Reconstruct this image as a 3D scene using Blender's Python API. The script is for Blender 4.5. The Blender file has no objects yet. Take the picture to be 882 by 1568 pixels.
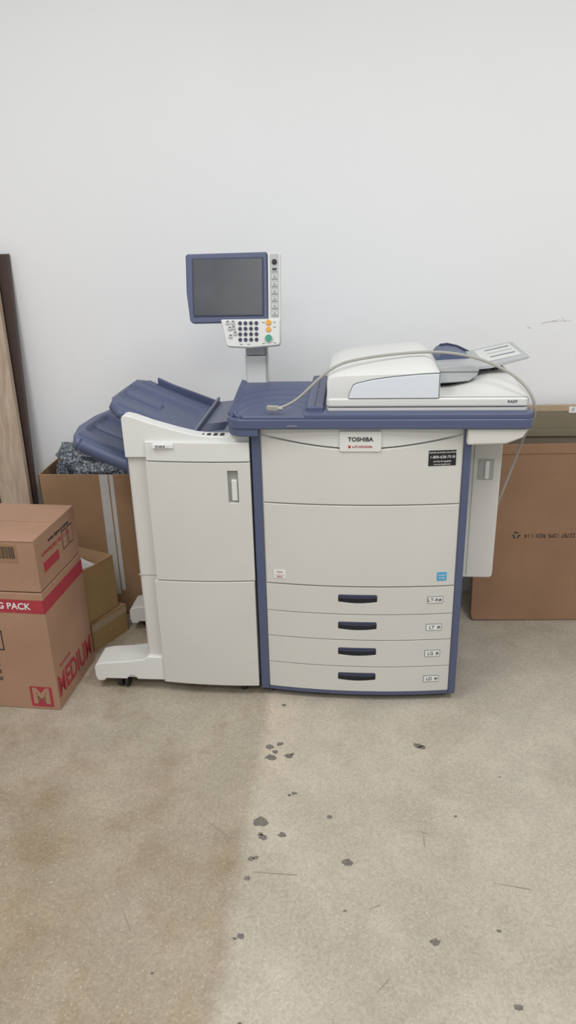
import bpy, bmesh, math, random
from mathutils import Vector, Matrix, Euler, noise
random.seed(7)
scene=bpy.context.scene
COL=bpy.context.collection
scene.view_settings.view_transform='Standard'
scene.view_settings.look='None'
scene.view_settings.exposure=0.0

def lin(c):
    return tuple(((v/255)/12.92 if v/255<=0.04045 else ((v/255+0.055)/1.055)**2.4) for v in c)
# ------------------------------------------------------------------ materials
def mat_plain(name,rgb,rough=0.5,metal=0.0,var=0.04,scale=30,bump=0.0,bscale=200,coat=0.0,spec=0.5):
    m=bpy.data.materials.new(name); m.use_nodes=True; nt=m.node_tree; b=nt.nodes['Principled BSDF']
    tc=nt.nodes.new('ShaderNodeTexCoord'); n=nt.nodes.new('ShaderNodeTexNoise'); n.inputs['Scale'].default_value=scale; n.inputs['Detail'].default_value=4
    nt.links.new(tc.outputs['Object'],n.inputs['Vector'])
    r=nt.nodes.new('ShaderNodeValToRGB'); c=lin(rgb)
    r.color_ramp.elements[0].position=0.3; r.color_ramp.elements[1].position=0.7
    r.color_ramp.elements[0].color=tuple(v*(1-var) for v in c)+(1,)
    r.color_ramp.elements[1].color=tuple(min(1,v*(1+var)) for v in c)+(1,)
    nt.links.new(n.outputs['Fac'],r.inputs['Fac']); nt.links.new(r.outputs['Color'],b.inputs['Base Color'])
    b.inputs['Roughness'].default_value=rough; b.inputs['Metallic'].default_value=metal
    b.inputs['Coat Weight'].default_value=coat; b.inputs['Specular IOR Level'].default_value=spec
    if bump>0:
        n2=nt.nodes.new('ShaderNodeTexNoise'); n2.inputs['Scale'].default_value=bscale; n2.inputs['Detail'].default_value=3
        nt.links.new(tc.outputs['Object'],n2.inputs['Vector'])
        bp=nt.nodes.new('ShaderNodeBump'); bp.inputs['Strength'].default_value=bump; bp.inputs['Distance'].default_value=0.002
        nt.links.new(n2.outputs['Fac'],bp.inputs['Height']); nt.links.new(bp.outputs['Normal'],b.inputs['Normal'])
    return m
M={}
M['body']=mat_plain('copier_plastic',(206,205,199),0.5,var=0.02,scale=4,bump=0.06,bscale=900)
M['body2']=mat_plain('copier_plastic_light',(216,217,213),0.45,var=0.015,scale=4,bump=0.05,bscale=900)
M['panel']=mat_plain('adf_window_plastic',(218,224,230),0.3,var=0.01,scale=4)
M['grey']=mat_plain('grey_plastic',(178,181,181),0.45,var=0.02)
M['greyd']=mat_plain('recess_grey',(165,166,160),0.5,var=0.02)
M['navy']=mat_plain('navy_plastic',(80,89,118),0.42,var=0.03,scale=6,bump=0.06,bscale=700)
M['navyd']=mat_plain('navy_plastic_dark',(50,56,80),0.45,var=0.03)
M['slate']=mat_plain('slate_plastic',(106,112,130),0.45,var=0.03)
M['black']=mat_plain('black_plastic',(24,25,28),0.5,var=0.1)
M['handle']=mat_plain('handle_black',(20,22,32),0.4,var=0.1)
M['rubber']=mat_plain('caster_rubber',(38,38,40),0.6,var=0.1)
M['screen']=mat_plain('screen_glass',(66,69,74),0.24,var=0.2,scale=7,coat=0.35)
M['screen'].node_tree.nodes['Principled BSDF'].inputs['Coat Roughness'].default_value=0.18
M['white']=mat_plain('label_white',(228,228,226),0.5,var=0.01)
M['textdark']=mat_plain('print_dark',(45,45,48),0.6,var=0.02)
M['textgrey']=mat_plain('print_grey',(110,112,112),0.6,var=0.02)
M['red']=mat_plain('print_red',(178,48,52),0.6,var=0.04)
M['redbox']=mat_plain('box_print_red',(166,54,64),0.75,var=0.08,scale=40)
M['blue']=mat_plain('label_blue',(70,160,205),0.5,var=0.02)
M['orange']=mat_plain('button_orange',(228,165,62),0.4,var=0.02)
M['green']=mat_plain('button_green',(62,150,125),0.4,var=0.02)
M['cable']=mat_plain('cable_grey',(160,158,150),0.5,var=0.05)
M['tape']=mat_plain('packing_tape',(192,190,186),0.35,var=0.05)
M['tapebrown']=mat_plain('tape_tan',(172,152,124),0.4,var=0.05)
M['darkwood']=mat_plain('dark_brown_laminate',(72,56,50),0.5,var=0.1,scale=12)
M['chip']=mat_plain('floor_chip_dark',(112,107,99),0.9,var=0.3,scale=110)
M['scratch']=mat_plain('floor_scratch',(138,129,117),0.9,var=0.1)
M['scuff']=mat_plain('wall_scuff_grey',(196,194,190),0.9,var=0.1)

def cardboard(name,rgb,dark=0.12):
    m=mat_plain(name,rgb,0.85,var=dark*0.6,scale=5); nt=m.node_tree; b=nt.nodes['Principled BSDF']
    b.inputs['Specular IOR Level'].default_value=0.2
    tc=nt.nodes.new('ShaderNodeTexCoord'); w=nt.nodes.new('ShaderNodeTexWave'); w.bands_direction='X'
    w.inputs['Scale'].default_value=60; w.inputs['Distortion'].default_value=1
    nt.links.new(tc.outputs['Object'],w.inputs['Vector'])
    bp=nt.nodes.new('ShaderNodeBump'); bp.inputs['Strength'].default_value=0.12; bp.inputs['Distance'].default_value=0.002
    nt.links.new(w.outputs['Fac'],bp.inputs['Height']); nt.links.new(bp.outputs['Normal'],b.inputs['Normal'])
    return m
M['card1']=cardboard('cardboard_moving',(166,132,109))
M['card2']=cardboard('cardboard_brown',(154,123,94))
M['card3']=cardboard('cardboard_flat',(152,119,94))
M['card4']=cardboard('cardboard_olive',(130,121,102))
M['card5']=cardboard('cardboard_small',(164,136,94))

def wood():
    m=bpy.data.materials.new('light_wood_grain'); m.use_nodes=True; nt=m.node_tree; b=nt.nodes['Principled BSDF']
    tc=nt.nodes.new('ShaderNodeTexCoord'); mp=nt.nodes.new('ShaderNodeMapping'); mp.inputs['Scale'].default_value=(22,22,0.9)
    n=nt.nodes.new('ShaderNodeTexNoise'); n.inputs['Scale'].default_value=3; n.inputs['Detail'].default_value=6
    r=nt.nodes.new('ShaderNodeValToRGB'); r.color_ramp.elements[0].position=0.3; r.color_ramp.elements[1].position=0.75
    r.color_ramp.elements[0].color=lin((164,142,122))+(1,); r.color_ramp.elements[1].color=lin((194,175,156))+(1,)
    nt.links.new(tc.outputs['Object'],mp.inputs[0]); nt.links.new(mp.outputs[0],n.inputs[0]); nt.links.new(n.outputs['Fac'],r.inputs[0]); nt.links.new(r.outputs[0],b.inputs['Base Color'])
    b.inputs['Roughness'].default_value=0.6
    return m
M['wood']=wood()

def wrapmat():
    m=bpy.data.materials.new('bubble_wrap_speckled'); m.use_nodes=True; nt=m.node_tree; b=nt.nodes['Principled BSDF']
    tc=nt.nodes.new('ShaderNodeTexCoord'); v=nt.nodes.new('ShaderNodeTexVoronoi'); v.inputs['Scale'].default_value=110
    n=nt.nodes.new('ShaderNodeTexNoise'); n.inputs['Scale'].default_value=28; n.inputs['Detail'].default_value=5
    mx=nt.nodes.new('ShaderNodeMath'); mx.operation='MULTIPLY'
    r=nt.nodes.new('ShaderNodeValToRGB')
    r.color_ramp.elements[0].position=0.16; r.color_ramp.elements[0].color=lin((54,61,70))+(1,)
    r.color_ramp.elements[1].position=0.48; r.color_ramp.elements[1].color=lin((150,160,166))+(1,)
    nt.links.new(tc.outputs['Object'],v.inputs['Vector']); nt.links.new(tc.outputs['Object'],n.inputs['Vector'])
    nt.links.new(v.outputs['Distance'],mx.inputs[0]); nt.links.new(n.outputs['Fac'],mx.inputs[1])
    nt.links.new(mx.outputs[0],r.inputs[0]); nt.links.new(r.outputs[0],b.inputs['Base Color'])
    b.inputs['Roughness'].default_value=0.3
    bp=nt.nodes.new('ShaderNodeBump'); bp.inputs['Strength'].default_value=0.6; bp.inputs['Distance'].default_value=0.004
    nt.links.new(v.outputs['Distance'],bp.inputs['Height']); nt.links.new(bp.outputs['Normal'],b.inputs['Normal'])
    return m
M['wrap']=wrapmat()
M['wall']=mat_plain('painted_wall',(240,241,242),0.6,var=0.012,scale=1.6,bump=0.10,bscale=60,spec=0.3)

def floormat():
    m=bpy.data.materials.new('ground_concrete_floor'); m.use_nodes=True; nt=m.node_tree; b=nt.nodes['Principled BSDF']; N=nt.nodes; Lk=nt.links
    tc=N.new('ShaderNodeTexCoord')
    def noi(s,d=5,rg=0.55):
        n=N.new('ShaderNodeTexNoise'); n.inputs['Scale'].default_value=s; n.inputs['Detail'].default_value=d; n.inputs['Roughness'].default_value=rg
        Lk.new(tc.outputs['Object'],n.inputs['Vector']); return n
    def ramp(src,p0,c0,p1,c1):
        r=N.new('ShaderNodeValToRGB'); r.color_ramp.elements[0].position=p0; r.color_ramp.elements[0].color=c0
        r.color_ramp.elements[1].position=p1; r.color_ramp.elements[1].color=c1; Lk.new(src,r.inputs[0]); return r
    def mix(kind,f,a,bb):
        x=N.new('ShaderNodeMixRGB'); x.blend_type=kind
        if isinstance(f,float): x.inputs[0].default_value=f
        else: Lk.new(f,x.inputs[0])
        for s,i in ((a,1),(bb,2)):
            if isinstance(s,tuple): x.inputs[i].default_value=s
            else: Lk.new(s,x.inputs[i])
        return x.outputs[0]
    big=noi(1.6,5,0.6); base=ramp(big.outputs['Fac'],0.36,lin((172,163,147))+(1,),0.64,lin((190,181,166))+(1,))
    sx=N.new('ShaderNodeSeparateXYZ'); Lk.new(tc.outputs['Object'],sx.inputs[0])
    e=noi(7,5,0.6); e2=noi(2.2,4)
    def math_(op,a,bv):
        x=N.new('ShaderNodeMath'); x.operation=op
        for s,i in ((a,0),(bv,1)):
            if isinstance(s,(int,float)): x.inputs[i].default_value=s
            else: Lk.new(s,x.inputs[i])
        return x.outputs[0]
    xd=math_('ADD',sx.outputs['X'],math_('MULTIPLY',math_('SUBTRACT',e.outputs['Fac'],0.5),0.09))
    left=N.new('ShaderNodeMapRange'); left.inputs['From Min'].default_value=0.022; left.inputs['From Max'].default_value=-0.020; Lk.new(xd,left.inputs[0])
    yf=N.new('ShaderNodeMapRange'); yf.inputs['From Min'].default_value=-0.10; yf.inputs['From Max'].default_value=-0.8; Lk.new(sx.outputs['Y'],yf.inputs[0])
    pat=ramp(e2.outputs['Fac'],0.30,(0.55,0.55,0.55,1),0.60,(1,1,1,1))
    f=math_('MULTIPLY',math_('MULTIPLY',left.outputs[0],math_('ADD',math_('MULTIPLY',yf.outputs[0],0.65),0.35)),pat.outputs[0])
    c=mix('MIX',f,base.outputs[0],lin((155,142,120))+(1,))
    pk=N.new('ShaderNodeMapRange'); pk.inputs['From Min'].default_value=0.16; pk.inputs['From Max'].default_value=0.08; Lk.new(xd,pk.inputs[0])
    pk2=N.new('ShaderNodeMapRange'); pk2.inputs['From Min'].default_value=-0.75; pk2.inputs['From Max'].default_value=-0.35; Lk.new(sx.outputs['Y'],pk2.inputs[0])
    fp=math_('MULTIPLY',math_('MULTIPLY',pk.outputs[0],pk2.outputs[0]),math_('SUBTRACT',1.0,left.outputs[0]))
    c=mix('MIX',math_('MULTIPLY',fp,0.35),c,lin((200,183,162))+(1,))
    st=noi(4.2,6,0.65); sr=ramp(st.outputs['Fac'],0.50,(0,0,0,1),0.68,(1,1,1,1))
    f2=math_('MULTIPLY',math_('MULTIPLY',sr.outputs[0],left.outputs[0]),0.60)
    c=mix('MIX',f2,c,lin((140,119,91))+(1,))
    # faint smudges everywhere
    sm=noi(5.5,5,0.6); smr=ramp(sm.outputs['Fac'],0.45,(0.93,0.93,0.93,1),0.62,(1.03,1.03,1.03,1))
    c=mix('MULTIPLY',1.0,c,smr.outputs[0])
    v=N.new('ShaderNodeTexVoronoi'); v.inputs['Scale'].default_value=170; Lk.new(tc.outputs['Object'],v.inputs['Vector'])
    vr=ramp(v.outputs['Color'],0.0,(0.84,0.84,0.83,1),1.0,(1.10,1.10,1.10,1))
    c=mix('MULTIPLY',1.0,c,vr.outputs[0])
    fn=noi(120,3,0.7); fr=ramp(fn.outputs['Fac'],0.60,(0,0,0,1),0.70,(1,1,1,1))
    c=mix('MIX',math_('MULTIPLY',fr.outputs[0],0.5),c,lin((218,212,200))+(1,))
    dn=noi(85,4,0.75); dr=ramp(dn.outputs['Fac'],0.63,(0,0,0,1),0.73,(1,1,1,1))
    c=mix('MIX',math_('MULTIPLY',dr.outputs[0],0.5),c,lin((128,117,100))+(1,))
    Lk.new(c,b.inputs['Base Color'])
    rr=ramp(big.outputs['Fac'],0.3,(0.45,0.45,0.45,1),0.7,(0.62,0.62,0.62,1)); Lk.new(rr.outputs[0],b.inputs['Roughness'])
    b.inputs['Specular IOR Level'].default_value=0.28
    bp=N.new('ShaderNodeBump'); bp.inputs['Strength'].default_value=0.15; bp.inputs['Distance'].default_value=0.002
    Lk.new(fn.outputs['Fac'],bp.inputs['Height']); Lk.new(bp.outputs['Normal'],b.inputs['Normal'])
    return m
M['floor']=floormat()

# ------------------------------------------------------------------ builders
XF=Matrix.Identity(4)
def empty(name,loc=(0,0,0)):
    e=bpy.data.objects.new(name,None); e.empty_display_size=0.1; e.location=loc; COL.objects.link(e); return e
def link(me,name,mat,parent,bevel=0.0,seg=3,smooth=True):
    me.transform(XF)
    ob=bpy.data.objects.new(name,me); COL.objects.link(ob)
    if mat is not None:
        for k in (mat if isinstance(mat,(list,tuple)) else [mat]): me.materials.append(M[k])
    if smooth:
        for p in me.polygons: p.use_smooth=True
    if bevel>0:
        b=ob.modifiers.new('bevel','BEVEL'); b.width=bevel; b.segments=seg; b.limit_method='ANGLE'; b.angle_limit=math.radians(35); b.harden_normals=True
    elif smooth:
        try: me.set_sharp_from_angle(angle=math.radians(35))
        except Exception: pass
    if parent is not None:
        ob.parent=parent; ob.matrix_parent_inverse=Matrix.Translation(-Vector(parent.location))
    return ob
def frombm(bm,name):
    bmesh.ops.recalc_face_normals(bm,faces=bm.faces[:]); me=bpy.data.meshes.new(name); bm.to_mesh(me); bm.free(); return me
def prism_me(name,pts,a0,a1,axis='y'):
    bm=bmesh.new()
    def P(p,a):
        if axis=='y': return (p[0],a,p[1])
        if axis=='z': return (p[0],p[1],a)
        return (a,p[0],p[1])
    A=[bm.verts.new(P(p,a0)) for p in pts]; B=[bm.verts.new(P(p,a1)) for p in pts]
    bm.faces.new(A); bm.faces.new(B[::-1]); n=len(pts)
    for i in range(n): bm.faces.new((A[i],A[(i+1)%n],B[(i+1)%n],B[i]))
    return frombm(bm,name)
def prism(name,pts,a0,a1,mat,parent,axis='y',bevel=0.0,seg=3):
    return link(prism_me(name,pts,a0,a1,axis),name,mat,parent,bevel,seg)
def box(name,x0,x1,y0,y1,z0,z1,mat,parent,bevel=0.004,seg=3):
    return prism(name,[(x0,z0),(x1,z0),(x1,z1),(x0,z1)],y0,y1,mat,parent,'y',bevel,seg)
def panel(name,x0,x1,zt,zb,yf,yb,mat,parent,n=28,bevel=0.003,cuts=()):
    fz=lambda v:(v if callable(v) else (lambda x:v))
    zt,zb,yf=fz(zt),fz(zb),fz(yf)
    bm=bmesh.new(); C=[]
    for i in range(n+1):
        x=x0+(x1-x0)*i/n
        C.append([bm.verts.new(p) for p in ((x,yf(x),zb(x)),(x,yf(x),zt(x)),(x,yb,zt(x)),(x,yb,zb(x)))])
    for i in range(n):
        a,b=C[i],C[i+1]
        for k in range(4): bm.faces.new((a[k],b[k],b[(k+1)%4],a[(k+1)%4]))
    bm.faces.new(C[0]); bm.faces.new(C[-1][::-1])
    ob=link(frombm(bm,name),name,mat,parent,0)
    for cm in cuts: cut(ob,cm)
    if bevel>0:
        for p in ob.data.polygons: p.use_smooth=True
        b=ob.modifiers.new('bevel','BEVEL'); b.width=bevel; b.segments=2; b.limit_method='ANGLE'; b.angle_limit=math.radians(40); b.harden_normals=True
    return ob
def cut(ob,cme):
    co=bpy.data.objects.new('cutter_tmp',cme); COL.objects.link(co)
    md=ob.modifiers.new('b','BOOLEAN'); md.object=co; md.operation='DIFFERENCE'; md.solver='EXACT'
    dg=bpy.context.evaluated_depsgraph_get(); dg.update()
    nm=bpy.data.meshes.new_from_object(ob.evaluated_get(dg)); ob.modifiers.remove(md); ob.data=nm
    bpy.data.objects.remove(co)
def cyl(name,c,r,h,axis,mat,parent,seg=32,bevel=0.0,r2=None):
    bm=bmesh.new(); bmesh.ops.create_cone(bm,cap_ends=True,segments=seg,radius1=r,radius2=r if r2 is None else r2,depth=h)
    R={'z':Matrix.Identity(4),'x':Matrix.Rotation(math.pi/2,4,'Y'),'y':Matrix.Rotation(math.pi/2,4,'X')}[axis]
    bm.transform(Matrix.Translation(c)@R); return link(frombm(bm,name),name,mat,parent,bevel,2)
def grid(name,nx,ny,fn,mat,parent,thick=0.0,off=-1):
    bm=bmesh.new(); V=[[bm.verts.new(fn(i/nx,j/ny)) for j in range(ny+1)] for i in range(nx+1)]
    for i in range(nx):
        for j in range(ny): bm.faces.new((V[i][j],V[i+1][j],V[i+1][j+1],V[i][j+1]))
    me=bpy.data.meshes.new(name); bm.normal_update(); bm.to_mesh(me); bm.free()
    ob=link(me,name,mat,parent,0)
    if thick:
        s=ob.modifiers.new('s','SOLIDIFY'); s.thickness=thick; s.offset=off
    return ob
def text(name,body,size,loc,mat,parent,rot=(math.pi/2,0,0),ax='CENTER',ex=0.0004,sx=1.0,bold=0.0):
    cu=bpy.data.curves.new(name,'FONT'); cu.body=body; cu.size=size; cu.align_x=ax; cu.align_y='CENTER'; cu.extrude=ex; cu.offset=bold
    tmp=bpy.data.objects.new('tmp',cu); COL.objects.link(tmp)
    dg=bpy.context.evaluated_depsgraph_get(); dg.update()
    me=bpy.data.meshes.new_from_object(tmp.evaluated_get(dg)); bpy.data.objects.remove(tmp)
    me.transform(Matrix.Translation(loc)@Euler(rot).to_matrix().to_4x4()@Matrix.Diagonal((sx,1,1,1)))
    me.materials.clear()
    return link(me,name,mat,parent,0,smooth=False)
def rrect(x0,x1,z0,z1,r,n=5):
    p=[]
    for cx,cz,a0 in ((x1-r,z0+r,-90),(x1-r,z1-r,0),(x0+r,z1-r,90),(x0+r,z0+r,180)):
        for k in range(n+1):
            a=math.radians(a0+90*k/n); p.append((cx+r*math.cos(a),cz+r*math.sin(a)))
    return p
def boxme(x0,x1,y0,y1,z0,z1): return prism_me('c',[(x0,z0),(x1,z0),(x1,z1),(x0,z1)],y0,y1)
def caster(pre,x,y,parent,r=0.022,top=0.06):
    cyl(pre+'_wheel',(x,y,r),r,0.02,'x','rubber',parent,28,0.003)
    box(pre+'_fork',x-0.016,x+0.016,y-0.012,y+0.014,r+0.006,top,'black',parent,0.003)
def interp(tab,x):
    if x<=tab[0][0]: return tab[0][1]
    for (a,b),(c,d) in zip(tab,tab[1:]):
        if x<=c:
            t=(x-a)/(c-a); t=t*t*(3-2*t)*0.5+t*0.5
            return b+(d-b)*t
    return tab[-1][1]

# ------------------------------------------------------------------ room
WY=0.85
box('floor',-3.5,3.5,-6.5,WY+0.1,-0.05,0,'floor',None,0)
box('wall_back',-3.5,3.5,WY,WY+0.1,0,3.2,'wall',None,0)
box('wall_left',-3.5,-3.4,-6.5,WY,0,3.2,'wall',None,0)
box('wall_right',3.4,3.5,-6.5,WY,0,3.2,'wall',None,0)

# ------------------------------------------------------------------ photocopier
pc=empty('photocopier',(0.32,0.3,0))
bow=lambda x:-0.006-0.024*(1-((x-0.325)/0.325)**2)
box('main_body',-0.02,0.665,0.0,0.60,0.035,1.035,'body',pc,0.004)
box('frame_left',-0.031,-0.001,-0.012,0.60,0.030,1.02,'navy',pc,0.006)
box('frame_right',0.651,0.675,-0.012,0.60,0.030,1.02,'navy',pc,0.006)
panel('base_sill',-0.03,0.674,0.042,0.026,lambda x:bow(x)+0.002,0.3,'navy',pc,bevel=0.002)
arc=lambda x:0.957+0.044*abs((x-0.325)/0.325)**1.8
panel('top_fascia',0.002,0.649,1.034,lambda x:arc(x)+0.004,lambda x:bow(x)+0.004,0.01,'body2',pc)
panel('toner_door',0.002,0.649,arc,0.769,bow,0.01,'body',pc)
panel('front_door',0.002,0.649,0.766,0.469,bow,0.01,'body',pc)
dz=[(0.4655,0.3615),(0.3585,0.2585),(0.2555,0.149),(0.146,0.043)]
hz=[(0.437,0.404),(0.330,0.297),(0.225,0.192),(0.121,0.087)]
lab=['LT-R','LT','LG','LD']
for i,((a,b),(h1,h0)) in enumerate(zip(dz,hz)):
    hp=[(0.253,h1-0.004),(0.257,h1),(0.383,h1),(0.387,h1-0.004),(0.387,h0+0.006)]+[(0.387-0.134*k/10,h0+0.006-0.006*math.sin(math.pi*k/10)) for k in range(1,11)]
    cm=prism_me('c',hp,-0.08,-0.004)
    panel('drawer_%d'%(i+1),0.002,0.649,a,b,bow,0.01,'body',pc,cuts=[cm],bevel=0.002)
    prism('drawer_handle_back_%d'%(i+1),[(0.32+(x-0.32)*0.995,z) for x,z in hp],-0.0285,-0.003,'handle',pc)
    prism('drawer_handle_lip_%d'%(i+1),[(0.254,h1-0.010),(0.256,h1-0.001),(0.384,h1-0.001),(0.386,h1-0.010),(0.36,h1-0.014),(0.28,h1-0.014)],-0.033,-0.012,'navyd',pc,bevel=0.001)
    x0,x1,zc=0.560,0.612,h0+0.012-0.001*i
    yy=bow(0.586)
    XF=Matrix.Translation((0.586,yy-0.0008,0))@Matrix.Rotation(math.atan2(bow(0.612)-bow(0.560),0.052),4,'Z')@Matrix.Translation((-0.586,0,0))
    box('drawer_label_%d'%(i+1),x0-0.001,x1+0.001,-0.001,0.001,zc-0.012,zc+0.013,'textgrey',pc,0)
    box('drawer_label_face_%d'%(i+1),x0+0.0005,x1-0.0005,-0.0016,0.001,zc-0.0105,zc+0.0115,'white',pc,0)
    text('drawer_label_text_%d'%(i+1),lab[i],0.018,(0.579,-0.002,zc),'textdark',pc)
    prism('drawer_label_icon_%d'%(i+1),[(0.600,zc-0.006),(0.609,zc-0.002),(0.606,zc+0.007),(0.597,zc+0.003)],-0.0025,0,'textgrey',pc)
    XF=Matrix.Identity(4)
yb=bow(0.32)-0.004
prism('badge',rrect(0.257,0.389,0.953,1.020,0.006),yb,0.0,'body2',pc,bevel=0.002)
text('badge_brand','TOSHIBA',0.0185,(0.323,yb-0.001,0.994),'textdark',pc,bold=0.0004,sx=1.05)
text('badge_model','e-STUDIO5540c',0.0095,(0.329,yb-0.001,0.970),'red',pc)
box('badge_mark',0.285,0.292,yb-0.001,0,0.966,0.974,'red',pc,0)
def sticker(pre,x0,x1,z0,z1,mat,lines,tm):
    xc=(x0+x1)/2; g=globals()
    g['XF']=Matrix.Translation((xc,bow(xc)-0.001,0))@Matrix.Rotation(math.atan2(bow(x1)-bow(x0),x1-x0),4,'Z')@Matrix.Translation((-xc,0,0))
    box(pre,x0,x1,-0.0005,0.0008,z0,z1,mat,pc,0)
    for k,(s,sz,z) in enumerate(lines): text(pre+'_text_%d'%k,s,sz,(xc,-0.001,z),tm,pc)
    g['XF']=Matrix.Identity(4)
sticker('service_sticker',0.540,0.628,0.902,0.953,'black',[('TOSHIBA BUSINESS SOLUTIONS',0.0063,0.946),('1-800-628-7518',0.0125,0.931),('service & supplies',0.008,0.917),('www.tbs-supplies.com',0.006,0.907)],'white')
sticker('energy_sticker',0.588,0.620,0.490,0.521,'blue',[('energy',0.009,0.511),('STAR',0.009,0.499)],'white')
sticker('warning_sticker',0.030,0.072,0.490,0.521,'white',[('Recycle',0.0065,0.514),('______',0.010,0.506),('colour',0.0085,0.496)],'red')
prism('side_feeder',rrect(0.672,0.799,0.436,0.99,0.014),0.12,0.46,'body',pc,bevel=0.006)
prism('side_feeder_recess',rrect(0.722,0.774,0.808,0.880,0.003),0.117,0.13,'greyd',pc,bevel=0.001)
prism('side_feeder_latch',rrect(0.744,0.758,0.812,0.876,0.002),0.112,0.13,'body2',pc,bevel=0.002)
box('side_feeder_seam',0.706,0.708,0.1185,0.125,0.45,0.93,'greyd',pc,0)
caster('caster_1',0.014,0.03,pc,0.016,0.045); caster('caster_2',0.636,0.035,pc,0.016,0.045)
caster('caster_3',0.014,0.54,pc,0.016,0.045); caster('caster_4',0.636,0.54,pc,0.016,0.045)
# deck
def plan(x0,x1,y0,y1,rl,rr):
    p=[]
    for cx,cy,r,a0 in ((x0+rl,y0+rl,rl,180),(x1-rr,y0+rr,rr,270),(x1-0.02,y1-0.02,0.02,0),(x0+0.02,y1-0.02,0.02,90)):
        for k in range(9):
            a=math.radians(a0+90*k/8); p.append((cx+r*math.cos(a),cy+r*math.sin(a)))
    return p
prism('deck_rim',plan(-0.105,0.852,-0.050,0.36,0.055,0.03),1.030,1.064,'navy',pc,axis='z',bevel=0.006)
prism('deck_rim_lower',plan(-0.100,-0.002,-0.046,0.34,0.05,0.004),1.006,1.034,'navy',pc,axis='z',bevel=0.009)
prism('deck_right',plan(0.145,0.852,-0.047,0.56,0.004,0.03),1.0625,1.079,'navy',pc,axis='z',bevel=0.005)
box('deck_rear',0.15,0.848,0.30,0.555,1.03,1.066,'navy',pc,0.004)
prism('deck_underside',[(0.655,0.976),(0.775,0.980),(0.825,1.000),(0.842,1.032),(0.655,1.032)],-0.040,0.45,'body',pc,bevel=0.007)
def sstep(a,b,x):
    t=max(0,min(1,(x-a)/(b-a))); return t*t*(3-2*t)
def dish(u,v):
    x=-0.103+0.253*u; y=-0.046+0.396*v
    z=1.066+0.008*(1-sstep(0.0,0.10,min(u,v)))
    # sweeping concave bowl rising to the rear and to the left
    d=math.hypot((u-0.62)/1.0,(v-0.10)/0.95)
    z+=0.034*sstep(0.35,0.95,d)*v
    for rr in (0.40,0.52,0.64,0.76):
        z-=0.0025*math.exp(-((d-rr)/0.012)**2)*(1 if v>0.12 and u>0.08 else 0)
    cr=max(0,0.22-u)/0.22*max(0,0.16-v)/0.16
    return (x+cr*0.035,y+cr*0.03,z)
grid('deck_dish',90,90,dish,'navy',pc,0.014,-1)
box('deck_divider',0.150,0.206,-0.005,0.40,1.06,1.094,'navy',pc,0.006)
box('deck_divider_groove',0.176,0.179,0.0,0.395,1.09,1.0955,'navyd',pc,0)
box('deck_button',0.09,0.125,-0.052,-0.045,1.038,1.045,'slate',pc,0.001)
prism('post_lower',rrect(-0.088,-0.006,0.34,0.40,0.012),0.95,1.195,'body2',pc,axis='z',bevel=0.002)
prism('post_upper',rrect(-0.086,-0.008,0.338,0.402,0.012),1.198,1.30,'grey',pc,axis='z',bevel=0.002)
box('post_seam_strip',-0.012,-0.0065,0.336,0.34,0.96,1.29,'greyd',pc,0.001)
box('post_bracket',-0.10,0.01,0.335,0.39,1.27,1.42,'greyd',pc,0.01)
# control panel, tilted back
PV=Vector((0,0.262,1.24))
XF=Matrix.Translation((-0.006,0,0))@Matrix.Translation(PV)@Matrix.Rotation(math.radians(-12),4,'X')@Matrix.Diagonal((1.018,1,1.035,1))@Matrix.Translation(-PV)
prism('panel_screen_bezel',[(-0.262,1.543),(0.008,1.545),(0.010,1.326),(-0.006,1.322),(-0.250,1.320),(-0.258,1.328),(-0.268,1.42),(-0.268,1.538)],0.280,0.318,'navy',pc,bevel=0.006)
prism('panel_screen_frame',rrect(-0.246,-0.003,1.340,1.529,0.004),0.2775,0.283,'navyd',pc,bevel=0.002)
prism('panel_screen_glass',rrect(-0.241,-0.008,1.345,1.524,0.003),0.276,0.280,'screen',pc)
prism('panel_side_strip',rrect(0.011,0.053,1.318,1.542,0.005),0.278,0.312,'body2',pc,bevel=0.004)
prism('panel_side_strip_inner',rrect(0.019,0.048,1.335,1.538,0.003),0.2765,0.28,'grey',pc)
prism('panel_keypad',[(-0.150,1.330),(0.053,1.330),(0.053,1.252),(0.047,1.243),(-0.05,1.236),(-0.124,1.240),(-0.133,1.246)],0.262,0.310,'body2',pc,bevel=0.006)
for k in range(7):
    z=1.490-k*0.0235
    prism('side_key_%d'%k,rrect(0.027,0.041,z-0.004,z+0.003,0.002),0.2745,0.28,'body2' if k not in (0,) else 'textdark',pc)
    box('side_key_mark_%d'%k,0.031,0.037,0.2735,0.28,z-0.002,z+0.0015,'textgrey',pc,0)
    box('side_led_%d'%k,0.024,0.044,0.2755,0.28,z-0.010,z-0.0085,'textgrey',pc,0)
cyl('side_knob',(0.034,0.275,1.512),0.0085,0.006,'y','textdark',pc,24)
cyl('side_knob_cap',(0.034,0.271,1.512),0.0055,0.004,'y','black',pc,24)
for r in range(4):
    for c in range(4):
        cyl('key_%d_%d'%(r,c),(-0.083+c*0.0185,0.261,1.3165-r*0.0178),0.0062,0.006,'y','navyd',pc,16,0.001)
for k,(x,z) in enumerate([(-0.125,1.317),(-0.107,1.317),(-0.118,1.298),(-0.105,1.300),(-0.116,1.272),(-0.100,1.282)]):
    prism('fn_key_%d'%k,rrect(x-0.006,x+0.006,z-0.004,z+0.004,0.002),0.258,0.263,'grey',pc)
    box('fn_mark_%d'%k,x-0.004,x+0.004,0.2575,0.263,z+0.006,z+0.0075,'textdark',pc,0)
for nm,x,z,r,m in (('clear_key',0.014,1.318,0.009,'orange'),('stop_key',0.014,1.296,0.0085,'orange'),('start_key_ring',0.014,1.267,0.0145,'body'),('start_key',0.014,1.267,0.0115,'green')):
    cyl(nm,(x,0.260 if nm!='start_key' else 0.258,z),r,0.006,'y',m,pc,24,0.001)
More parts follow.
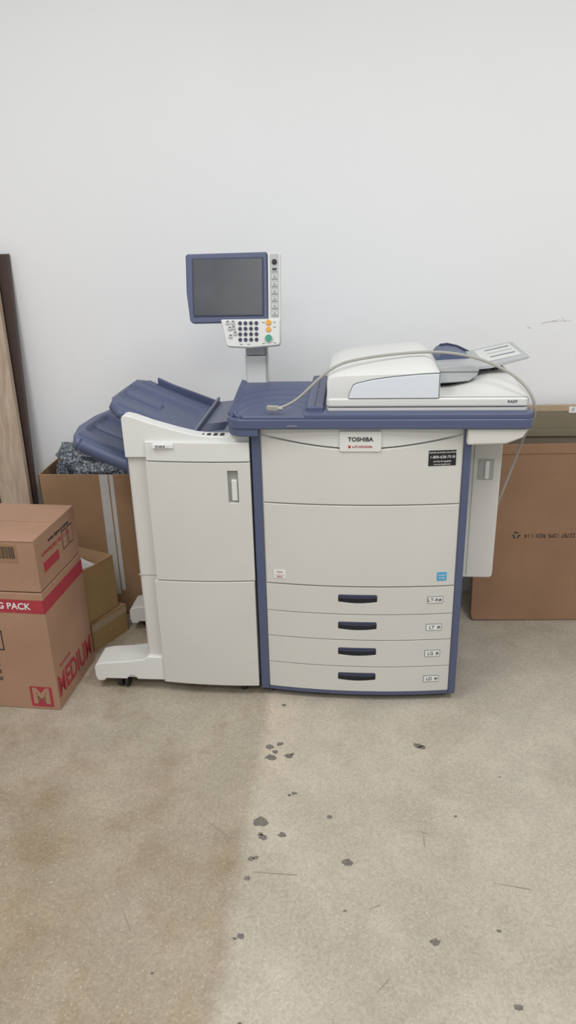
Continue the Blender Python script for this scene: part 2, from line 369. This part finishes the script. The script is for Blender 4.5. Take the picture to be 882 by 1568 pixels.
for k,(x,z) in enumerate([(-0.004,1.318),(0.034,1.318),(0.034,1.303),(-0.004,1.250),(0.034,1.252),(-0.08,1.248),(-0.055,1.248)]):
    box('key_label_%d'%k,x-0.005,x+0.005,0.2612,0.264,z-0.001,z+0.001,'textgrey',pc,0)
XF=Matrix.Identity(4)
# platen & document feeder
prism('platen_cover',plan(0.214,0.842,-0.004,0.50,0.014,0.014),1.090,1.119,'body2',pc,axis='z',bevel=0.007)
prism('platen_base',plan(0.216,0.840,0.0,0.51,0.010,0.010),1.076,1.088,'body',pc,axis='z',bevel=0.002)
secs=[(0.217,1.176,1.186),(0.221,1.186,1.193),(0.232,1.190,1.200),(0.250,1.193,1.209),(0.275,1.194,1.218),(0.35,1.196,1.227),(0.48,1.199,1.240),(0.525,1.200,1.240),(0.548,1.199,1.228),(0.560,1.197,1.214),(0.567,1.193,1.200)]
bm=bmesh.new(); R=[]
for x,zf,zt in secs:
    prof=[(0.0,1.117),(-0.002,(1.117+zf)/2),(0.002,zf-0.006),(0.010,zf),(0.05,zf+(zt-zf)*0.35),(0.12,zf+(zt-zf)*0.72),(0.20,zf+(zt-zf)*0.93),(0.30,zt),(0.37,zt-0.004),(0.42,zt-0.03),(0.44,1.15),(0.44,1.117)]
    R.append([bm.verts.new((x,y,z)) for y,z in prof])
for a,b in zip(R,R[1:]):
    n=len(a)
    for k in range(n): bm.faces.new((a[k],b[k],b[(k+1)%n],a[(k+1)%n]))
bm.faces.new(R[0]); bm.faces.new(R[-1][::-1])
link(frombm(bm,'feeder_cover'),'feeder_cover','body2',pc,0.0)
ins=[(0.285,1.119),(0.289,1.138),(0.299,1.160),(0.312,1.166),(0.36,1.177),(0.42,1.185),(0.50,1.192),(0.563,1.195),(0.563,1.119)]
prism('feeder_front_window',ins,-0.0065,0.004,'panel',pc,bevel=0.002)
prism('feeder_front_window_edge',[(0.324+(x-0.324)*1.012-0.0005,z+0.0024 if z>1.12 else z) for x,z in ins],-0.0045,0.004,'textgrey',pc)
def outtray(u,v):
    x=0.566+0.272*u; y=0.004+0.44*v
    s=max(0,min(1,(u-0.1)/0.6)); s=s*s*(3-2*s); t=min(1,v/0.4); t=t*t*(3-2*t)
    end=1-max(0,(u-0.9)/0.1)**2
    return (x,y,1.1205+0.036*s*t*end)
grid('feeder_output_tray',30,24,outtray,'body2',pc,0.0)
box('feeder_throat',0.56,0.68,0.17,0.40,1.122,1.158,'black',pc,0.003)
prism('feeder_throat_ramp',[(0.66,1.125),(0.76,1.142),(0.80,1.168),(0.80,1.180),(0.70,1.172),(0.66,1.165)],0.25,0.40,'textdark',pc)
for k in range(4): prism('throat_rib_%d'%k,[(0.69+k*0.025,1.140),(0.694+k*0.025,1.140),(0.715+k*0.022,1.168),(0.710+k*0.022,1.168)],0.242,0.255,'slate',pc)
prism('feeder_input_tray',[(0.562,1.134),(0.562,1.190),(0.60,1.193),(0.69,1.197),(0.708,1.190),(0.700,1.160),(0.675,1.142),(0.63,1.138)],0.13,0.40,'grey',pc,bevel=0.006)
box('feeder_input_tray_seam',0.563,0.703,0.1285,0.135,1.172,1.1745,'textgrey',pc,0)
prism('feeder_input_extension',[(0.69,1.170),(0.69,1.182),(0.74,1.190),(0.862,1.2165),(0.872,1.212),(0.862,1.206),(0.75,1.176)],0.17,0.46,'grey',pc,bevel=0.003)
prism('extension_inset',[(0.73,1.1885),(0.85,1.2145),(0.85,1.2155),(0.73,1.1895)],0.21,0.43,'body2',pc)
for k in range(3): prism('extension_stripe_%d'%k,[(0.76,1.1945),(0.84,1.2122),(0.84,1.2152),(0.76,1.1975)],0.26+k*0.06,0.268+k*0.06,'grey' if k==1 else 'slate',pc)
prism('paper_guide',[(0.575,1.190),(0.592,1.214),(0.625,1.219),(0.66,1.213),(0.70,1.192)],0.24,0.40,'navy',pc,bevel=0.004)
prism('paper_guide_fin',[(0.58,1.195),(0.605,1.222),(0.63,1.225),(0.665,1.217),(0.71,1.196)],0.385,0.397,'navyd',pc,bevel=0.002)
text('feeder_label','RADF',0.012,(0.79,-0.005,1.107),'textdark',pc)
text('feeder_marks','-  -  -  -',0.012,(0.295,0.062,1.222),'textgrey',pc,rot=(0.4,0,0))

# ------------------------------------------------------------------ finisher
fi=empty('copier_finisher',(-0.25,0.3,0))
fb2=lambda x:-0.010-0.014*(1-((x+0.16)/0.225)**2)
box('cabinet',-0.455,-0.037,0.012,0.58,0.060,0.93,'body',fi,0.012)
fasc=[(-0.456,0.922),(-0.457,1.052),(-0.452,1.064),(-0.440,1.066),(-0.415,1.060),(-0.36,1.040),(-0.28,1.016),(-0.215,1.000),(-0.16,0.995),(-0.105,0.995),(-0.105,1.003),(-0.036,1.003),(-0.036,0.922)]
prism('upper_fascia',fasc,-0.002,0.05,'body2',fi,bevel=0.006)
box('cabinet_back',-0.452,-0.04,0.54,0.58,0.90,0.955,'navy',fi,0.01)
panel('top_strip',-0.384,-0.036,0.980,0.914,fb2,0.012,'body2',fi)
hm=boxme(-0.112,-0.077,-0.06,-0.005,0.770,0.884)
panel('door_upper',-0.386,-0.036,0.911,lambda x:0.478+0.004*(x+0.2)/0.2,fb2,0.012,'body',fi,cuts=[hm])
box('door_handle_recess',-0.1115,-0.0775,-0.0065,-0.003,0.7705,0.8835,'greyd',fi,0)
prism('door_handle_grip',rrect(-0.101,-0.081,0.776,0.850,0.003),-0.016,-0.004,'body2',fi,bevel=0.003)
panel('door_lower',-0.396,-0.038,lambda x:0.474+0.004*(x+0.2)/0.2,0.046,fb2,0.012,'body',fi)
box('column_seam',-0.4565,-0.386,0.0095,0.02,0.919,0.922,'greyd',fi,0)
box('column_seam_low',-0.4565,-0.39,0.0105,0.02,0.480,0.4825,'greyd',fi,0)
foot=[(-0.655,0.040),(-0.662,0.062),(-0.662,0.100),(-0.655,0.112),(-0.62,0.120),(-0.54,0.127),(-0.47,0.138),(-0.455,0.150),(-0.395,0.150),(-0.395,0.050),(-0.50,0.050),(-0.505,0.058),(-0.535,0.058),(-0.54,0.050),(-0.62,0.050),(-0.63,0.040)]
prism('front_foot',foot,-0.005,0.115,'body2',fi,bevel=0.009)
box('foot_button',-0.53,-0.508,-0.0062,0.0,0.062,0.072,'grey',fi,0.001)
prism('rear_foot',[(x*0.95-0.02,z) for x,z in foot],0.42,0.54,'body2',fi,bevel=0.009)
caster('caster_1',-0.575,0.035,fi,0.026,0.07); caster('caster_2',-0.10,0.03,fi,0.022,0.07)
cyl('caster_1_wheel_twin',(-0.548,0.030,0.026),0.026,0.014,'x','rubber',fi,28,0.003)
caster('caster_3',-0.60,0.485,fi,0.024,0.07); caster('caster_4',-0.10,0.50,fi,0.022,0.07)
def tray_up(u,v):
    xl=interp([(0,-0.478),(0.12,-0.515),(0.35,-0.550),(0.6,-0.550),(0.82,-0.525),(1,-0.488)],v); xr=-0.225
    x=xl+(xr-xl)*u; y=0.055+0.455*v
    z=1.092-0.128*(max(0,(x+0.52)/0.295))**0.9 if x>-0.52 else 1.092-0.02*((-0.52-x)/0.035)
    k=max(0,min(1,(v-0.27)/0.05))*max(0,min(1,(0.75-v)/0.05))*max(0,min(1,(u-0.08)/0.05))*max(0,min(1,(0.88-u)/0.05))
    z-=0.012*k
    if (abs(v-0.14)<0.03 or abs(v-0.88)<0.03) and u>0.06: z+=0.005
    if 0.48<v<0.54 and 0.10<u<0.5: z+=0.010
    return (x,y,z)
grid('upper_tray',60,60,tray_up,'navy',fi,0.028,-1)
def tray_lo(u,v):
    xl=interp([(0,-0.640),(0.1,-0.664),(0.35,-0.684),(0.65,-0.676),(0.88,-0.65),(1,-0.625)],v); xr=-0.450
    x=xl+(xr-xl)*u; y=0.06+0.45*v
    z=0.985-0.10*u**0.85-0.014*max(0,0.10-u)/0.10
    k=max(0,min(1,(v-0.27)/0.05))*max(0,min(1,(0.75-v)/0.05))*max(0,min(1,(u-0.12)/0.05))
    z-=0.012*k
    if (abs(v-0.14)<0.03 or abs(v-0.88)<0.03) and u>0.06: z+=0.005
    if 0.48<v<0.54 and 0.15<u<0.7: z+=0.010
    return (x,y,z)
grid('lower_tray',50,60,tray_lo,'navy',fi,0.042,-1)
prism('tray_side_wing',[(-0.47,0.845),(-0.457,0.845),(-0.45,1.06),(-0.478,1.06)],0.052,0.075,'navy',fi,bevel=0.003)
prism('exit_cover',[(-0.245,0.93),(-0.245,0.965),(-0.215,0.988),(-0.12,0.998),(-0.106,0.998),(-0.106,0.93)],0.05,0.52,'slate',fi,bevel=0.005)
for k in range(5): prism('exit_rib_%d'%k,[(-0.21,0.985),(-0.13,0.9975),(-0.13,1.0015),(-0.21,0.989)],0.075+k*0.022,0.081+k*0.022,'navyd',fi)
prism('exit_wall',[(-0.246,0.93),(-0.228,0.93),(-0.218,1.005),(-0.228,1.006)],0.05,0.52,'slate',fi,bevel=0.003)
prism('tray_back_wall',[(-0.46,0.93),(-0.215,0.93),(-0.215,0.985),(-0.40,1.056),(-0.46,1.084)],0.512,0.527,'navy',fi,bevel=0.004)
box('top_label',-0.355,-0.285,-0.026,-0.01,0.962,0.974,'white',fi,0)
text('top_label_text','STAPLE  .. .',0.010,(-0.32,-0.027,0.967),'textdark',fi)
for k in range(4): box('top_mark_%d'%k,-0.20+k*0.022,-0.188+k*0.022,0.008,0.03,0.995,0.998,'textdark',fi,0)

# ------------------------------------------------------------------ cable
cu=bpy.data.curves.new('cable','CURVE'); cu.dimensions='3D'; cu.bevel_depth=0.0046; cu.bevel_resolution=4
pts=[(0.055,0.00,1.088),(0.075,-0.004,1.090),(0.115,0.00,1.108),(0.16,0.0,1.150),(0.205,0.005,1.194),(0.255,0.035,1.222),(0.32,0.07,1.230),(0.42,0.10,1.238),(0.54,0.11,1.244),(0.62,0.11,1.238),(0.70,0.10,1.222),(0.77,0.06,1.195),(0.815,0.02,1.168),(0.848,-0.015,1.128),(0.863,-0.01,1.075),(0.864,0.04,1.02),(0.862,0.12,0.96),(0.858,0.17,0.88),(0.842,0.20,0.79),(0.825,0.22,0.71),(0.809,0.25,0.62)]
sp=cu.splines.new('NURBS'); sp.points.add(len(pts)-1)
for p,c in zip(sp.points,pts): p.co=(*c,1)
sp.use_endpoint_u=True; sp.order_u=4
co=bpy.data.objects.new('cable_curve',cu); COL.objects.link(co); cu.materials.append(M['cable'])
dg=bpy.context.evaluated_depsgraph_get(); dg.update(); cme=bpy.data.meshes.new_from_object(co.evaluated_get(dg)); bpy.data.objects.remove(co)
ce=empty('cable',(0.055,0,1.083))
cob=bpy.data.objects.new('cord',cme); COL.objects.link(cob); cob.parent=ce; cob.matrix_parent_inverse=Matrix.Translation(-Vector(ce.location))
for p in cme.polygons: p.use_smooth=True
XF=Matrix.Translation((0.05,-0.002,1.088))@Matrix.Rotation(-0.25,4,'Z')
box('plug',-0.026,0.012,-0.009,0.009,-0.008,0.008,'cable',ce,0.003)
cyl('plug_collar',(0.018,0,0),0.0065,0.02,'x','greyd',ce,16,0.001)
XF=Matrix.Identity(4)

# ------------------------------------------------------------------ cartons left
def setxf(x,y,z,rz=0.0,rx=0.0):
    global XF
    XF=Matrix.Translation((x,y,z))@Matrix.Rotation(rz,4,'Z')@Matrix.Rotation(rx,4,'X')
RS=(math.pi/2,0,math.pi/2)
mb=empty('moving_box',(-0.98,0.03,0))
setxf(-0.755,-0.140,0,math.radians(-3))
H=0.478; W=0.46; D=0.335
box('carton',-W,0,0,D,0.0,H,'card1',mb,0.003)
box('stripe_front',-W,0.0002,-0.0008,0.002,0.400,0.452,'redbox',mb,0)
box('stripe_side',-0.002,0.0008,-0.0008,D,0.400,0.452,'redbox',mb,0)
text('stripe_text','STRONG PACK',0.034,(-0.165,-0.0015,0.426),'white',mb,ax='CENTER',bold=0.0006)
prism('logo_square',rrect(-0.106,-0.022,0.014,0.098,0.004),-0.0012,0.002,'redbox',mb)
text('logo_letter','M',0.088,(-0.064,-0.002,0.056),'card1',mb,bold=0.004)
text('size_text','MEDIUM',0.118,(0.0012,0.165,0.085),'redbox',mb,rot=RS,bold=0.002,sx=0.70)
text('size_text_small','M M M M M',0.018,(0.0012,0.09,0.16),'redbox',mb,rot=RS)
for k,s in enumerate(['KITCHEN','OFFICE / ATTIC','STORAGE','GARAGE']): text('front_text_%d'%k,s,0.021,(-0.20,-0.0012,0.215-k*0.030),'textdark',mb,ax='RIGHT')
text('fragile_text','FRAGILE',0.020,(-0.180,-0.0012,0.345),'textdark',mb,ax='RIGHT')
for k,(a,b,c,d) in enumerate([(-0.30,-0.175,0.322,0.326),(-0.30,-0.175,0.246,0.250),(-0.178,-0.174,0.246,0.326)]): box('front_frame_%d'%k,a,b,-0.0012,0,c,d,'textdark',mb,0)
mb2=empty('moving_box',(-0.98,0.03,H)); mb2.name='moving_box.001'
H2=0.672
box('carton',-W,-0.002,0.002,D+0.002,H+0.004,H2,'card1',mb2,0.003)
box('flap_seam',-W,-0.002,0.0,0.165,H2-0.001,H2+0.002,'card1',mb2,0.001)
box('flap_seam_b',-W,-0.002,0.171,D,H2-0.001,H2+0.002,'card1',mb2,0.001)
box('label',-0.165,-0.065,0.0005,0.003,0.595,0.66,'card2',mb2,0)
x=-0.158
while x<-0.075:
    w=random.choice([0.0012,0.002,0.003]); box('barcode_bar_%d'%int((x+1)*1e4),x,x+w,-0.0004,0.003,0.608,0.652,'textdark',mb2,0); x+=w+random.choice([0.0022,0.0035])
text('side_text','Perfect for kitchenware',0.024,(-0.001,0.16,0.60),'redbox',mb2,rot=(math.pi/2,math.pi,math.pi/2))
text('side_text_b','books & hobby items',0.020,(-0.001,0.19,0.63),'textdark',mb2,rot=(math.pi/2,math.pi,math.pi/2))
box('side_patch',-0.002,-0.0008,0.05,0.17,0.535,0.57,'redbox',mb2,0)
for k in range(2): box('side_frame_%d'%k,-0.002,-0.0010,0.21+k*0.05,0.25+k*0.05,0.55,0.62,'textdark',mb2,0)
for k in range(2): box('side_frame_in_%d'%k,-0.002,-0.0006,0.213+k*0.05,0.247+k*0.05,0.554,0.616,'card1',mb2,0)
text('front_code','o o',0.016,(-0.19,0.0005,0.585),'textdark',mb2)

ang=math.atan2(0.186,0.09)-math.pi/2
cb=empty('cardboard_box',(-0.78,0.38,0)); setxf(-0.755,0.250,0,ang)
box('carton',-0.20,0,0,0.205,0.0,0.125,'card5',cb,0.002)
box('tape',-0.001,0.0008,0.0,0.205,0.09,0.1255,'tapebrown',cb,0)
box('lid_edge',-0.2005,0.001,-0.001,0.206,0.121,0.127,'card2',cb,0.001)
cb2=empty('cardboard_box',(-0.78,0.38,0.13)); cb2.name='cardboard_box.001'; setxf(-0.765,0.255,0.128,ang+0.03)
box('carton',-0.19,0,0,0.18,0.0,0.235,'card5',cb2,0.003)
box('flap_front',-0.19,0.002,-0.002,0.09,0.235,0.239,'card5',cb2,0.001)
box('flap_rear',-0.19,0.002,0.094,0.18,0.235,0.239,'card2',cb2,0.001)
prism('paper_sheet',[(-0.10,0.02),(-0.01,0.0),(0.0,0.07),(-0.09,0.09)],0.2395,0.243,'white',cb2,axis='z')

oc=empty('open_carton',(-0.77,0.70,0)); XF=Matrix.Identity(4)
X0,X1,Y0,Y1,ZT=-1.030,-0.520,0.575,0.835,0.664
box('front_side',X0,X1,Y0,Y0+0.006,0,ZT,'card2',oc,0.002)
box('back_side',X0,X1,Y1-0.006,Y1,0,ZT,'card2',oc,0.002)
box('left_side',X0,X0+0.006,Y0,Y1,0,ZT,'card2',oc,0.002)
box('right_side',X1-0.006,X1,Y0,Y1,0,ZT,'card2',oc,0.002)
box('bottom',X0,X1,Y0,Y1,0.0,0.006,'card2',oc,0.002)
box('tape_strip',-0.765,-0.728,Y0-0.0015,Y0,0.10,ZT,'tape',oc,0)
box('tape_strip_b',-0.722,-0.705,Y0-0.0013,Y0,0.12,ZT-0.002,'tape',oc,0)
bm=bmesh.new(); bmesh.ops.create_icosphere(bm,subdivisions=5,radius=1.0)
for v in bm.verts:
    p=v.co.copy(); s=lambda a,e:math.copysign(abs(a)**e,a)
    q=Vector((s(p.x,0.5)*0.205,s(p.y,0.6)*0.095,s(p.z,0.5)*0.11))
    q+=p*(noise.noise(p*2.3)*0.03+noise.noise(p*6)*0.014+noise.noise(p*14)*0.006)
    v.co=q+Vector((-0.775,0.705,0.640-0.03*p.x))
link(frombm(bm,'bubble_wrap'),'bubble_wrap','wrap',oc,0)

def leaning(name,x0,x1,h,yb,yt,th,mat,skew=0.0,z0=0.0):
    me=prism_me(name,[(yb,z0),(yb+th,z0),(yt+th,h),(yt,h)],x0,x1,'x')
    for v in me.vertices: v.co.x+=skew*v.co.z
    return link(me,name,mat,None,0.002)
leaning('dark_board',-1.42,-1.108,1.538,0.64,0.820,0.025,'darkwood',skew=-0.012)
leaning('wooden_plank',-1.225,-1.092,1.56,0.585,0.775,0.03,'wood',skew=-0.052)

# ------------------------------------------------------------------ right flattened cartons
fc=empty('flattened_carton',(1.2,0.6,0))
lean=math.atan2(0.09,0.77)
setxf(0.815,0.570,0,0.05,-lean)
prism('carton',[(0.012,0.004),(0.78,0.0),(0.78,0.775),(0.004,0.772),(0.0,0.04),(0.003,0.012)],0,0.028,'card3',fc,bevel=0.004)
box('top_flap',0.02,0.78,-0.004,0.0,0.735,0.772,'card3',fc,0.001)
box('fold_line',0.0,0.78,-0.0006,0.001,0.652,0.6545,'card2',fc,0)
box('fold_line_v',0.085,0.087,-0.0006,0.001,0.02,0.74,'card2',fc,0)
text('print_code','22787 12PK REX 1.14',0.026,(0.315,-0.001,0.385),'textdark',fc,rot=(math.pi/2,math.pi,0),sx=0.9)
for k in range(3):
    a=math.radians(90+120*k); cx,cz=0.175,0.388
    p=[]
    for aa,rr in ((-0.75,0.016),(0.35,0.016),(0.35,0.020),(0.75,0.013),(0.35,0.006),(0.35,0.010),(-0.75,0.010)):
        p.append((cx+rr*math.cos(a+aa),cz+rr*math.sin(a+aa)))
    prism('recycle_arrow_%d'%k,p,-0.001,0.001,'textdark',fc)
fc2=empty('flattened_carton',(1.2,0.75,0)); fc2.name='flattened_carton.001'
setxf(0.84,0.700,0,0.03,-0.07)
box('carton',0.0,0.80,0,0.03,0.0,0.905,'card4',fc2,0.003)
box('top_tape',0.0,0.80,-0.001,0.031,0.884,0.9065,'tapebrown',fc2,0)
box('lower_flap',0.0,0.80,-0.012,-0.002,0.78,0.812,'card4',fc2,0.002)
box('label',0.348,0.39,-0.002,0.0,0.876,0.902,'white',fc2,0)
text('label_text','//',0.022,(0.364,-0.0025,0.889),'textdark',fc2)
XF=Matrix.Identity(4)

# ------------------------------------------------------------------ floor chips & wall scuffs
bm=bmesh.new()
def blob(x,y,r,k=0,z=0.0008,asp=1.0):
    n=15; ph=random.random()*6; c=bm.verts.new((x,y,z)); vs=[]
    for i in range(n):
        a=2*math.pi*i/n; rr=r*(0.6+0.5*random.random())
        vs.append(bm.verts.new((x+rr*math.cos(a+ph)*asp,y+rr*math.sin(a+ph),z)))
    for i in range(n):
        f=bm.faces.new((c,vs[i],vs[(i+1)%n])); f.material_index=k
for x,y,r in [(57,-69,8),(30,-300,13),(62,-283,10),(38,-350,17),(50,-325,10),(96,-339,13),(108,-332,7),(524,-268,15),(540,-275,10),(35,-629,21),(51,-690,11),(42,-680,7),(105,-677,11),(240,-601,8),(293,-766,14),(27,-769,8),(40,-765,7),(24,-835,8),(126,-511,8),(114,-520,5),(510,-995,12),(669,-954,6),(31,-1009,9),(18,-1016,5),(678,-1145,10),(-164,-1118,4),(609,-578,4),(768,-404,3),(288,-920,4),(90,-1230,8),(60,-1225,7)]:
    blob(x/1000,y/1000,r/1000,asp=1.25)
for (x0,y0),(x1,y1) in [((33,-813),(158,-816)),((679,-810),(772,-825)),((510,-646),(509,-694)),((495,-640),(520,-650)),((-292,-942),(-247,-1010)),((350,-912),(378,-897)),((364,-1131),(392,-1098)),((-120,-640),(-40,-700))]:
    a=Vector((x0/1000,y0/1000,0.0006)); b=Vector((x1/1000,y1/1000,0.0006)); d=(b-a).normalized(); nn=Vector((-d.y,d.x,0))*0.0014
    f=bm.faces.new([bm.verts.new(p) for p in (a-nn*0.3,a+nn*0.3,b+nn,b-nn)]); f.material_index=1
for f in bm.faces:
    f.normal_update()
    if f.normal.z<0: f.normal_flip()
me=bpy.data.meshes.new('floor_chips'); bm.normal_update(); bm.to_mesh(me); bm.free()
ob=bpy.data.objects.new('floor_chips',me); COL.objects.link(ob); me.materials.append(M['chip']); me.materials.append(M['scratch'])
bm=bmesh.new()
for (x0,z0),(x1,z1),w in [((1.005,1.212),(1.022,1.206),0.002),((1.06,1.226),(1.13,1.240),0.0016),((1.10,1.232),(1.18,1.236),0.0012),((1.14,1.245),(1.155,1.23),0.001)]:
    a=Vector((x0,WY-0.0008,z0)); b=Vector((x1,WY-0.0008,z1)); d=(b-a).normalized(); nn=Vector((-d.z,0,d.x))*w
    bm.faces.new([bm.verts.new(p) for p in (a-nn,b-nn*0.4,b+nn*0.4,a+nn)])
me=bpy.data.meshes.new('wall_scuffs'); bm.to_mesh(me); bm.free()
ob=bpy.data.objects.new('wall_scuffs',me); COL.objects.link(ob); me.materials.append(M['scuff'])

# ------------------------------------------------------------------ light
w=bpy.data.worlds.new('room_ambient'); scene.world=w; w.use_nodes=True
bg=w.node_tree.nodes['Background']; bg.inputs[0].default_value=(0.955,0.975,1.0,1); bg.inputs[1].default_value=0.50
def area(name,loc,sx,sy,p,col=(1,0.99,0.98)):
    l=bpy.data.lights.new(name,'AREA'); l.shape='RECTANGLE'; l.size=sx; l.size_y=sy; l.energy=p; l.color=col
    o=bpy.data.objects.new(name,l); o.location=loc; COL.objects.link(o)
area('ceiling_light_1',(-0.9,-1.3,3.1),0.6,1.3,33)
area('ceiling_light_2',(1.3,-1.3,3.1),0.6,1.3,33)
area('ceiling_light_3',(0.2,-3.2,3.1),1.3,0.6,36)
area('ceiling_light_4',(-0.72,-5.0,3.1),0.16,0.5,4)
area('ceiling_light_5',(-1.00,-5.0,3.1),0.16,0.5,4)
area('ceiling_light_6',(-1.26,-5.0,3.1),0.12,0.5,2)

# ------------------------------------------------------------------ camera
ps,th,ro=-0.092,0.379,-0.026
f=Vector((math.sin(ps)*math.cos(th),math.cos(ps)*math.cos(th),-math.sin(th)))
r0=Vector((math.cos(ps),-math.sin(ps),0)); u0=r0.cross(f)
r=math.cos(ro)*r0+math.sin(ro)*u0; u=-math.sin(ro)*r0+math.cos(ro)*u0
cam=bpy.data.cameras.new('camera'); cam.sensor_fit='VERTICAL'; cam.sensor_height=36; cam.lens=36*1140/1568
co=bpy.data.objects.new('camera',cam); COL.objects.link(co)
mw=Matrix((( r.x,u.x,-f.x,0.2975),(r.y,u.y,-f.y,-2.317),(r.z,u.z,-f.z,1.658),(0,0,0,1)))
co.matrix_world=mw; scene.camera=co
